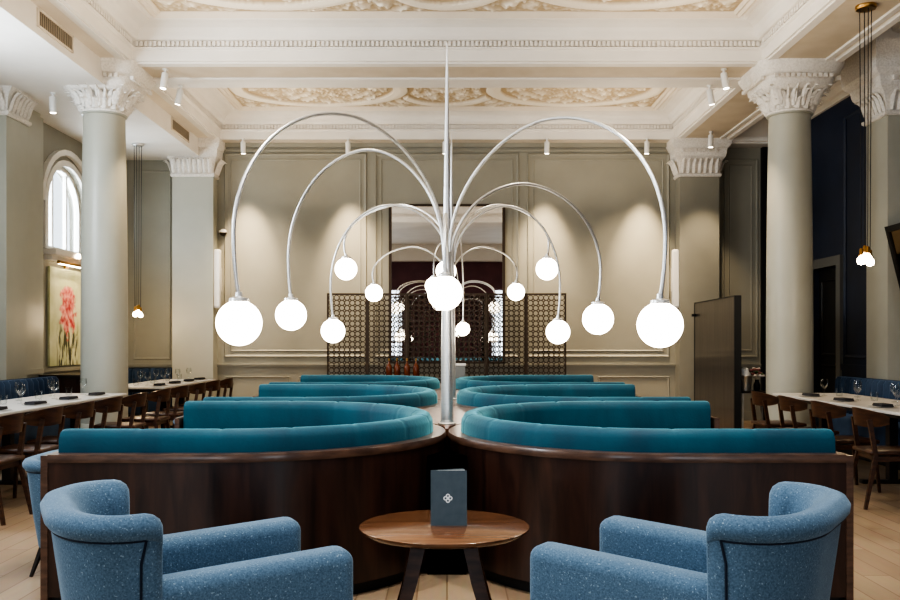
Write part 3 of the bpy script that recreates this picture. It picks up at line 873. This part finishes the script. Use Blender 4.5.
for i, y in enumerate((6.85, 7.56, 8.25, 8.95, 9.7)):
    dup(c0, (-3.52, y, 0), PI+random.uniform(-.08, .08), f'{ord_[i]} walnut dining chair from the camera at the window side front table', 'walnut dining chairs at the window side front table')
for i, y in enumerate((10.55, 11.3, 12.1, 12.86, 13.66)):
    dup(c0, (-3.52, y, 0), PI+random.uniform(-.08, .08), f'{ord_[i]} walnut dining chair from the camera at the window side rear table', 'walnut dining chairs at the window side rear table')

def dining_table(label, xc, y0, y1):
    L = (y1-y0)/2
    t = thing('dining_table', label, 'table', (xc, (y0+y1)/2, 0), group='long dining tables')
    bm = B(); box(bm, -.42, .42, -L, L, .722, .75, .008, 2); obj('table_top', bm, M['marble'], t)
    bm = B(); box(bm, -.38, .38, -L+.03, L-.03, .69, .722); obj('underframe', bm, M['black_wood'], t)
    n = 3
    for i in range(n):
        y = -L+.45+(2*L-.9)*i/(n-1)
        bm = B(); box(bm, -.04, .04, y-.04, y+.04, .03, .69); box(bm, -.3, .3, y-.035, y+.035, 0, .035, .008); box(bm, -.28, .28, y-.035, y+.035, .66, .69)
        obj('pedestal', bm, M['black_wood'], t)
    return t
TL1 = (-4.17, 6.55, 10.55); TL2 = (-4.17, 11.95, 14.6); TR = (4.25, 6.6, 10.6)
dining_table('long pale marble dining table in front of the round column, window side', *TL1)
dining_table('long pale marble dining table behind the round column, window side', *TL2)
dining_table('long pale marble dining table in front of the round column, navy wall side', *TR)

# settings
proto = {}
def make_plate(label):
    t = thing('plate', label, 'plate'); bm = B(); lathe(bm, [(.06, 0), (.075, .002), (.125, .0065), (.127, .0078), (.075, .006), (.0, .0055)], 24); obj('dish', bm, M['china'], t, True); return t
def make_napkin(label):
    bm = B(); box(bm, -.055, .055, -.105, .105, 0, .014, .005, 2); box(bm, -.053, .053, -.1, .1, .0145, .026, .005, 2)
    o = obj('napkin', bm, M['linen'], None, True); return tag(o, label, 'napkin')
def make_glass(label):
    bm = B(); lathe(bm, [(.032, 0), (.034, .004), (.006, .008), (.005, .07), (.012, .078), (.036, .105), (.042, .14), (.034, .185), (.032, .185), (.040, .14), (.034, .107), (.0, .082)], 18)
    o = obj('wine_glass', bm, M['glass'], None, True); return tag(o, label, 'glass')
def make_tumbler(label):
    bm = B(); lathe(bm, [(.033, 0), (.039, .09), (.037, .09), (.031, .006), (.0, .006)], 18)
    o = obj('tumbler', bm, M['glass'], None, True); return tag(o, label, 'glass')
MK = {'plate': make_plate, 'napkin': make_napkin, 'wine_glass': make_glass, 'tumbler': make_tumbler}
def put(kind, loc, label, group):
    if kind not in proto:
        o = MK[kind](label); o.location = loc; o['group'] = group; proto[kind] = o
    else: o = dup(proto[kind], loc, None, label, group)
    o.rotation_euler = (0, 0, random.uniform(-.15, .15)); return o
def settings(tab, ys, where, s):
    """one place at each y on the aisle side (s = sign towards the aisle): plate, napkin, wine glass, tumbler"""
    xc = tab[0]
    for i, y in enumerate(ys):
        w = ord_[i]
        xa = xc+s*.24
        put('plate', (xa, y, .7505), f'{w} white plate from the camera on the {where} table', f'white plates on the {where} table')
        put('napkin', (xa, y, .7585), f'{w} folded charcoal napkin from the camera on the {where} table', f'charcoal napkins on the {where} table')
        put('wine_glass', (xc+s*.02, y+.17, .7505), f'{w} clear wine glass from the camera along the {where} table', f'wine glasses on the {where} table')
        put('tumbler', (xc-s*.10, y+.06, .7505), f'{w} clear tumbler from the camera along the {where} table', f'tumblers on the {where} table')
        put('wine_glass', (xc-s*.22, y-.12, .7505), f'{w} wine glass from the camera, wall edge of the {where} table', f'wine glasses along the wall edge of the {where} table')
settings(TL1, (7.1, 7.85, 8.6, 9.35, 10.1), 'window side front', 1)
settings(TL2, (12.3, 13.0, 13.7, 14.3), 'window side rear', 1)
settings(TR, (7.45, 8.28, 9.1, 9.92), 'navy wall side', -1)

# channel-tufted wall seats
def wall_seat(label, L, loc, rz):
    """faces +x, runs along y"""
    t = thing('banquette', label, 'bench seat', loc, rz, group='navy tufted wall seats')
    bm = B(); box(bm, 0, .44, 0, L, 0, .14); obj('plinth', bm, M['black'], t)
    bm = B(); box(bm, .02, .48, .0, L, .14, .45, .04, 3); obj('seat', bm, M['navy_velvet'], t, True)
    bm = B(); n = max(3, round(L/.145)); w = L/n
    for i in range(n):
        rings = []
        for z, d in ((.42, .16), (.7, .15), (.86, .14), (.9, .11), (.905, .05), (.9, 0)):
            ring = []
            for k in range(7):
                f = k/6; ring.append((d*(.55+.45*math.sin(PI*f)), i*w+w*f, z-.012*(1-math.sin(PI*f)) if z > .8 else z))
            rings.append(ring+[(0, i*w+w, z), (0, i*w, z)])
        loft(bm, rings)
    obj('backrest', bm, M['navy_velvet'], t, True)
    bm = B(); box(bm, -.06, .0, -.03, L+.03, 0, .88); obj('back_board', bm, M['black_wood'], t)
wall_seat('navy blue channel-tufted bench seat on the window side, in front of the pilaster', 5.2, (-5.2, 6.6, 0), 0)
wall_seat('navy blue channel-tufted bench seat along the navy wall', 5.2, (5.2, 11.8, 0), PI)
wall_seat('short navy channel-tufted bench seat against the back wall, beside the pilaster', .95, (-5.62, 15.38, 0), -PI/2)

# dark sideboard beyond the wall seat
t = thing('sideboard', 'low dark wood sideboard beneath the painting', 'sideboard', (-5.3, 12.75, 0))
bm = B(); box(bm, -.25, .35, -.45, .45, .05, .86); obj('carcass', bm, M['walnut'], t)
bm = B(); box(bm, -.27, .38, -.48, .48, .86, .9, .005); obj('top', bm, M['black_wood'], t)
for s in (-1, 1):
    bm = B(); box(bm, .35, .37, min(s*.02, s*.43), max(s*.02, s*.43), .1, .82); d_ = obj('door', bm, M['walnut'], t)
    bm = B(); tube(bm, [(.385, s*.06, .5), (.385, s*.06, .6)], .008, 8); obj('handle', bm, M['brass'], d_)

# painting with a picture light
t = thing('painting', 'painting of red blossoms on dark stems, pale green ground, under the arched window', 'painting', (-XW+.03, 13.55, 1.72))
bm = B(); box(bm, -.02, .015, -.62, .62, -.72, .72); obj('canvas', bm, M['painting'], t)
t2 = thing('picture_light', 'slim lit picture light above the red blossom painting', 'lamp', (-XW, 13.55, 2.485))
bm = B(); box(bm, .0, .03, -.05, .05, -.03, .03); tube(bm, [(0, 0, 0), (.16, 0, .02)], .01, 8); obj('bracket', bm, M['brass'], t2)
bm = B(); tube(bm, [(.16, -.6, .02), (.16, .6, .02)], .025, 12); obj('shade', bm, M['brass'], t2, True)
bm = B(); box(bm, .145, .175, -.58, .58, -.012, -.002); obj('strip', bm, M['lens'], t2)
bm = B(); box(bm, 0, .02, -.12, .12, -.05, .05); 
t3 = thing('wall_grille', 'small dark wall grille between the window sill and the painting', 'grille', (-XW, 13.7, 2.62))
bm.free()
bm = B(); box(bm, 0, .012, -.16, .16, -.045, .045); obj('backing', bm, M['vent_dark'], t3)
bm = B()
for i in range(5): box(bm, .012, .018, -.15, .15, -.038+i*.018, -.030+i*.018)
obj('slats', bm, M['vent_metal'], t3)

# ------------------------------------------------------------------ back wall: mirror, lattice screen, speakers
t = thing('wall_mirror', 'tall dark-framed mirror on the back wall behind the lattice screen', 'mirror', (0, YB, 2.35))
bm = B(); box(bm, -.96, .96, -.035, -.03, -1.33, 1.33); obj('glass', bm, M['mirror'], t)
bm = B()
for a, b, c, d in ((-1.0, -.95, -1.37, 1.37), (.95, 1.0, -1.37, 1.37), (-1, 1, 1.33, 1.37), (-1, 1, -1.37, -1.33)): box(bm, a, b, -.05, 0, c, d)
obj('frame', bm, M['bronze'], t)

def lattice_panel(bm, w, z0, z1, pitch=.092):
    nx = round((w-.05)/pitch); p = (w-.05)/nx; nz = round((z1-z0)/p); pz = (z1-z0)/nz
    def ring(cx, cz, r, th=.0075, n=12):
        o_, i_ = [], []
        rr = []
        for k in range(n):
            c, s = math.cos(2*PI*k/n), math.sin(2*PI*k/n)
            rr.append([(cx+(r-th)*c, -.006, cz+(r-th)*s), (cx+(r+th)*c, -.006, cz+(r+th)*s), (cx+(r+th)*c, .006, cz+(r+th)*s), (cx+(r-th)*c, .006, cz+(r-th)*s)])
        loft(bm, rr, closed=True)
    for i in range(nx):
        for j in range(nz): ring(-w/2+.025+p*(i+.5), z0+pz*(j+.5), p*.47, .0055)
    for i in range(nx-1):
        for j in range(nz-1): ring(-w/2+.025+p*(i+1), z0+pz*(j+1), p*.2, .005, 8)
ls = thing('lattice_screen', 'tall bronze folding screen of ring-pattern lattice before the wall mirror', 'screen', (0, 14.98, 0))
nP = 6; wP = .665; z_ = 0
xx = -1.995
for i in range(nP):
    bm = B()
    for a, b, c, d in ((-wP/2, -wP/2+.03, .02, 2.16), (wP/2-.03, wP/2, .02, 2.16), (-wP/2, wP/2, 2.13, 2.16), (-wP/2, wP/2, .02, .06)): box(bm, a, b, -.015, .015, c, d)
    z = (-1)**i*math.radians(5)
    p = obj('panel_frame', bm, M['bronze'], ls, False, (xx+wP/2, 0, 0)); p.rotation_euler = (0, 0, z)
    bm = B(); lattice_panel(bm, wP-.01, .06, 2.13); l = obj('lattice', bm, M['bronze'], p)
    bm = B(); box(bm, -wP/2, -wP/2+.04, -.03, .03, 0, .02); box(bm, wP/2-.04, wP/2, -.03, .03, 0, .02); obj('foot', bm, M['bronze'], p)
    xx += wP*math.cos(z)

def speaker(label, x):
    t = thing('column_speaker', label, 'speaker', (x, 15.30, 1.92), group='white column speakers')
    bm = B(); box(bm, -.052, .052, -.06, .06, 0, 1.0, .02, 3); obj('body', bm, M['white_metal'], t, True)
    bm = B(); box(bm, -.045, .045, -.066, -.058, .04, .96); obj('speaker_grille', bm, M['china'], t)
    bm = B(); box(bm, -.02, .02, .05, .2, .3, .7); obj('bracket', bm, M['white_metal'], t)
speaker('slim white column speaker on the wall beside the window side pilaster', -3.90); speaker('slim white column speaker on the wall nearer the dark wood partition', 3.88)
t = thing('security_camera', 'small dark dome camera above the window side column speaker', 'camera', (-3.85, YB-.03, 3.23))
bm = B(); lathe(bm, [(.0, -.06), (.045, -.045), (.06, -.01), (.06, 0)], 18); obj('dome', bm, M['bronze'], t, True)
bm = B(); lathe(bm, [(.07, 0), (.07, .03), (.03, .05)], 18); box(bm, -.03, .03, 0, .03, 0, .06); obj('mount', bm, M['white_metal'], t, True)

# low counter in front of the screen with bottles and a grey till box
t = thing('console', 'low dark console in front of the lattice screen', 'console', (0, 14.35, 0))
bm = B(); box(bm, -1.3, 1.3, -.22, .22, .08, .74); obj('carcass', bm, M['walnut'], t)
bm = B(); box(bm, -1.34, 1.34, -.25, .25, .74, .775); obj('top', bm, M['black_wood'], t)
bm = B(); box(bm, -1.2, 1.2, -.18, .18, 0, .08); obj('plinth', bm, M['black'], t)
first = None
for i, (px, hh, w) in enumerate(((389, .31, 'nearest the edge of the mirror'), (397, .27, 'second from the mirror edge'), (407, .33, 'third from the mirror edge'), (416, .28, 'closest to the lamp pole'))):
    lab = f'amber bottle on the console before the lattice screen, {w}'
    loc = ((px-447)*14.3/900, 14.3, .776)
    if first is None:
        first = thing('bottle', lab, 'bottle', loc, group='amber bottles on the console')
        bm = B(); lathe(bm, [(.045, 0), (.05, .01), (.05, .17), (.042, .2), (.017, .235), (.015, .29), (.0, .29)], 16); obj('bottle_body', bm, M['amber'], first, True)
        bm = B(); lathe(bm, [(.019, .275), (.019, .315), (.0, .315)], 12); obj('cap', bm, M['brass'], first, True)
    else: dup(first, loc, None, lab)
t = thing('till', 'grey till with a white top on the console beside the lamp pole', 'till', (.2, 14.3, .776))
bm = B(); box(bm, -.09, .09, -.1, .1, 0, .2, .006); obj('body', bm, M['grey_box'], t)
bm = B(); box(bm, -.1, .1, -.11, .11, .2, .235, .006); obj('lid', bm, M['china'], t)

# ------------------------------------------------------------------ right side: partition, stand, tilted mirror
t = thing('partition', 'tall dark wood partition standing beyond the booths, navy wall side', 'partition', (3.9, 13.1, 0), -.036)
bm = B(); box(bm, -.03, .05, -1.1, 1.1, .03, 1.95); obj('panel', bm, M['streak'], t)
bm = B()
for a, b, c, d in ((-1.13, -1.1, 0, 1.97), (1.1, 1.13, 0, 1.97), (-1.1, 1.1, 1.95, 1.97)): box(bm, -.035, .055, a, b, c, d)
box(bm, -.06, .08, -1.1, 1.1, 0, .03); obj('edging', bm, M['black'], t)
bm = B(); box(bm, -.09, -.03, 1.02, 1.06, 1.75, 1.79); obj('bracket', bm, M['black'], t)

t = thing('service_stand', 'dark folding service stand beside the dark wood partition', 'stand', (4.14, 12.35, 0))
bm = B()
for x, y in ((-.14, -.16), (.14, -.16), (-.14, .16), (.14, .16)): beam(bm, (x, y, 0), (x*.9, y*.9, .66), .02, .02)
obj('leg_frame', bm, M['steel'], t)
bm = B(); box(bm, -.2, .2, -.22, .22, .66, .68); obj('tray', bm, M['black_wood'], t)
t = thing('ice_bucket', 'silver champagne bucket with a white napkin on the service stand', 'bucket', (4.06, 12.26, .681))
bm = B(); lathe(bm, [(.06, 0), (.075, .01), (.095, .2), (.105, .21), (.1, .215), (.09, .2), (.07, .02), (0, .02)], 24); obj('bucket', bm, M['steel'], t, True)
bm = B(); lathe(bm, [(.07, .19), (.075, .23), (.05, .27), (.055, .3), (.02, .32), (0, .315)], 14); obj('napkin', bm, M['paper'], t, True)
t = thing('flower_vase', 'small vase of pale and dusky flowers on the service stand', 'flowers', (4.27, 12.40, .681))
bm = B(); lathe(bm, [(.03, 0), (.045, .02), (.045, .08), (.025, .13), (.03, .15), (.0, .14)], 16); obj('vase', bm, M['black'], t, True)
fl = {'ivory_blooms': (B(), M['petal']), 'dusky_blooms': (B(), M['pink']), 'leaves': (B(), M['leaf'])}
for i in range(26):
    a, e, r = random.uniform(0, 2*PI), random.uniform(.1, 1.4), random.uniform(.06, .13)
    p = Vector((r*math.cos(a)*math.cos(e), r*math.sin(a)*math.cos(e), .19+r*math.sin(e)*.9))
    key = 'leaves' if i % 3 == 0 else ('ivory_blooms' if i % 3 == 1 else 'dusky_blooms')
    b_ = fl[key][0]; r_ = bmesh.ops.create_icosphere(b_, subdivisions=2, radius=.03 if key != 'leaves' else .025)
    for v in r_['verts']: v.co = Vector((v.co.x, v.co.y, v.co.z*.7))*(1+.3*noise.noise(v.co*60+p*20)) + p
for kx, (b_, m_) in fl.items(): obj(kx, b_, m_, t, True)

t = thing('tilted_mirror', 'large bronze mirror in a black frame, leaning out from the navy wall', 'mirror', (XW-.03, 9.3, 1.1))
tilt = .24
def tm(u, v, q): return (-v*tilt-q*.97-.02, u, v*.97)
bm = B(); loft(bm, [[tm(u, v, .02) for u, v in ((-1.45, .05), (1.45, .05), (1.45, 1.62), (-1.45, 1.62))], [tm(u, v, .03) for u, v in ((-1.45, .05), (1.45, .05), (1.45, 1.62), (-1.45, 1.62))]])
obj('glass', bm, M['bronze_mirror'], t)
bm = B()
for u0, u1, v0, v1 in ((-1.5, -1.44, 0, 1.68), (1.44, 1.5, 0, 1.68), (-1.5, 1.5, 1.61, 1.68), (-1.5, 1.5, 0, .06)):
    loft(bm, [[tm(u, v, q) for u, v in ((u0, v0), (u1, v0), (u1, v1), (u0, v1))] for q in (.0, .05)])
obj('frame', bm, M['black'], t)

# ------------------------------------------------------------------ hanging bulb clusters
def pendant(label, x, y, zc, zb, k=1.0, cm='brass'):
    t = thing('pendant_light', label, 'lamp', (x, y, zc), group='hanging bulb clusters')
    bm = B(); lathe(bm, [(0, 0), (.12*k, 0), (.12*k, -.03), (.11*k, -.04), (0, -.04)], 28); obj('canopy', bm, M[cm], t, True)
    L = zc-zb
    offs = [tuple(k*q for q in v) for v in ((-.075, .0, .0), (.0, -.06, .02), (.075, .02, -.015), (.01, .06, .04))]
    for dx, dy, dz in offs[:4]:
        bm = B(); tube(bm, [(dx, dy, -.04), (dx*.75, dy*.75, -L+dz+.12)], .0045, 6); c_ = obj('cord', bm, M['black'], t)
        bm = B(); lathe(bm, [(.012, .13), (.02, .12), (.02, .07), (.03, .06)], 12, (dx*.75, dy*.75, -L+dz)); obj('socket', bm, M['brass'], c_, True)
        bm = B(); lathe(bm, [(k*r_, k*z_) for r_, z_ in ((.02, .06), (.042, .03), (.048, 0), (.038, -.03), (0, -.045))], 16, (dx*.75, dy*.75, -L+dz)); obj('bulb', bm, M['bulb'], c_, True)
pendant('hanging cluster of glowing bulbs on long cords, navy wall side, brass ceiling rose', 4.25, 9.13, ZS-.008, 2.17, .85)
pendant('small hanging glowing bulb cluster on long cords, window side, near the far pilaster', -4.88, 14.2, 4.48, 1.78, .75, 'steel')

# ------------------------------------------------------------------ light
w = bpy.data.worlds.new('world'); sc.world = w; w.use_nodes = True
bg = w.node_tree.nodes['Background']; bg.inputs['Color'].default_value = (.80, .90, 1.0, 1); bg.inputs['Strength'].default_value = 2.2

def area(name, loc, rot, sx, sy, power, col):
    l = bpy.data.lights.new(name, 'AREA'); l.shape = 'RECTANGLE'; l.size = sx; l.size_y = sy; l.energy = power; l.color = col
    o = bpy.data.objects.new(name, l); C.objects.link(o); o.location = loc; o.rotation_euler = rot; return o
def spotl(name, loc, tgt, power, col, ang=60, blend=.6, rad=.04):
    l = bpy.data.lights.new(name, 'SPOT'); l.energy = power; l.color = col; l.spot_size = math.radians(ang); l.spot_blend = blend; l.shadow_soft_size = rad
    o = bpy.data.objects.new(name, l); C.objects.link(o); o.location = loc
    o.rotation_euler = (Vector(tgt)-Vector(loc)).to_track_quat('-Z', 'Y').to_euler(); return o
WARM = (1.0, .80, .56); COOL = (.80, .90, 1.0)
# daylight from the tall windows behind the camera and in the window wall
for x in (-3.0, 3.0): area('daylight_front', (x, YF+.1, 2.1), (math.radians(90), 0, 0), 2.2, 2.6, 60, COOL)
for y, p in ((2.8, 110), (8.3, 150)): area('daylight_side', (-XW+.05, y, 3.35), (math.radians(90), 0, math.radians(-90)), 1.5, 1.2, p, COOL)
area('daylight_side', (-XW-.2, WC, 3.3), (math.radians(90), 0, math.radians(-90)), 1.2, 1.2, 60, COOL)
# ceiling spots, with added fill lights among them
area('overhead_fill', (0, 2.6, 5.15), (0, 0, 0), 4.5, 2.4, 150, (.93, .96, 1.0))  # added soft fill from above, out of view
for i, (x, y, z) in enumerate(SPOTS):
    if i == 2: continue
    spotl('wall_wash', (x, y, z), (x, YB+.15, 2.1), 560, WARM, 40, 1.0)
    spotl('wall_wash', (x*.93, 14.3, 4.7), (x*.93, YB, 1.2), 230, WARM, 62, 1.0)  # added second wash to brighten the lower wall, no fixture here
for x, y in ((-3.52, 11.2), (3.46, 11.2), (-4.95, 11.3), (4.28, 14.5)): spotl('down_spot', (x, y, 4.5), (x*1.03, y+.3, 0), 160, WARM, 70)
for x in (-2.2, 2.2):
    for y in (4.9, 7.4, 9.9, 12.6): spotl('down_spot', (x*.6, y, 4.7), (x*.6, y+.1, 0), 210, (1, .92, .80), 75, .8, .08)  # added overhead light for the booths, without fixtures
spotl('picture_spot', (-XW+.35, 13.55, 2.75), (-XW, 13.55, 1.8), 35, WARM, 110, .8)
# added uplights hanging free below the ceiling to brighten it
for y, l_, p in ((8.3, 4.5, 44), (13.6, 2.4, 22)):
    for s in (-1, 1): area('added_uplight', (s*2.5, y, 3.6), (PI, 0, 0), 1.2, l_, p, (1, .86, .68))
for x, y, z in ((4.25, 9.13, 2.03), (-4.88, 14.2, 1.66)):
    l = bpy.data.lights.new('bulb_glow', 'POINT'); l.energy = 14; l.color = (1, .75, .45); l.shadow_soft_size = .08
    o = bpy.data.objects.new('bulb_glow', l); C.objects.link(o); o.location = (x, y, z)

sc.view_settings.view_transform = 'AgX'
sc.view_settings.look = 'AgX - High Contrast'
sc.view_settings.exposure = 0.24
sc.cycles.use_denoising = True
sc.cycles.max_bounces = 8
sc.cycles.sample_clamp_indirect = 6
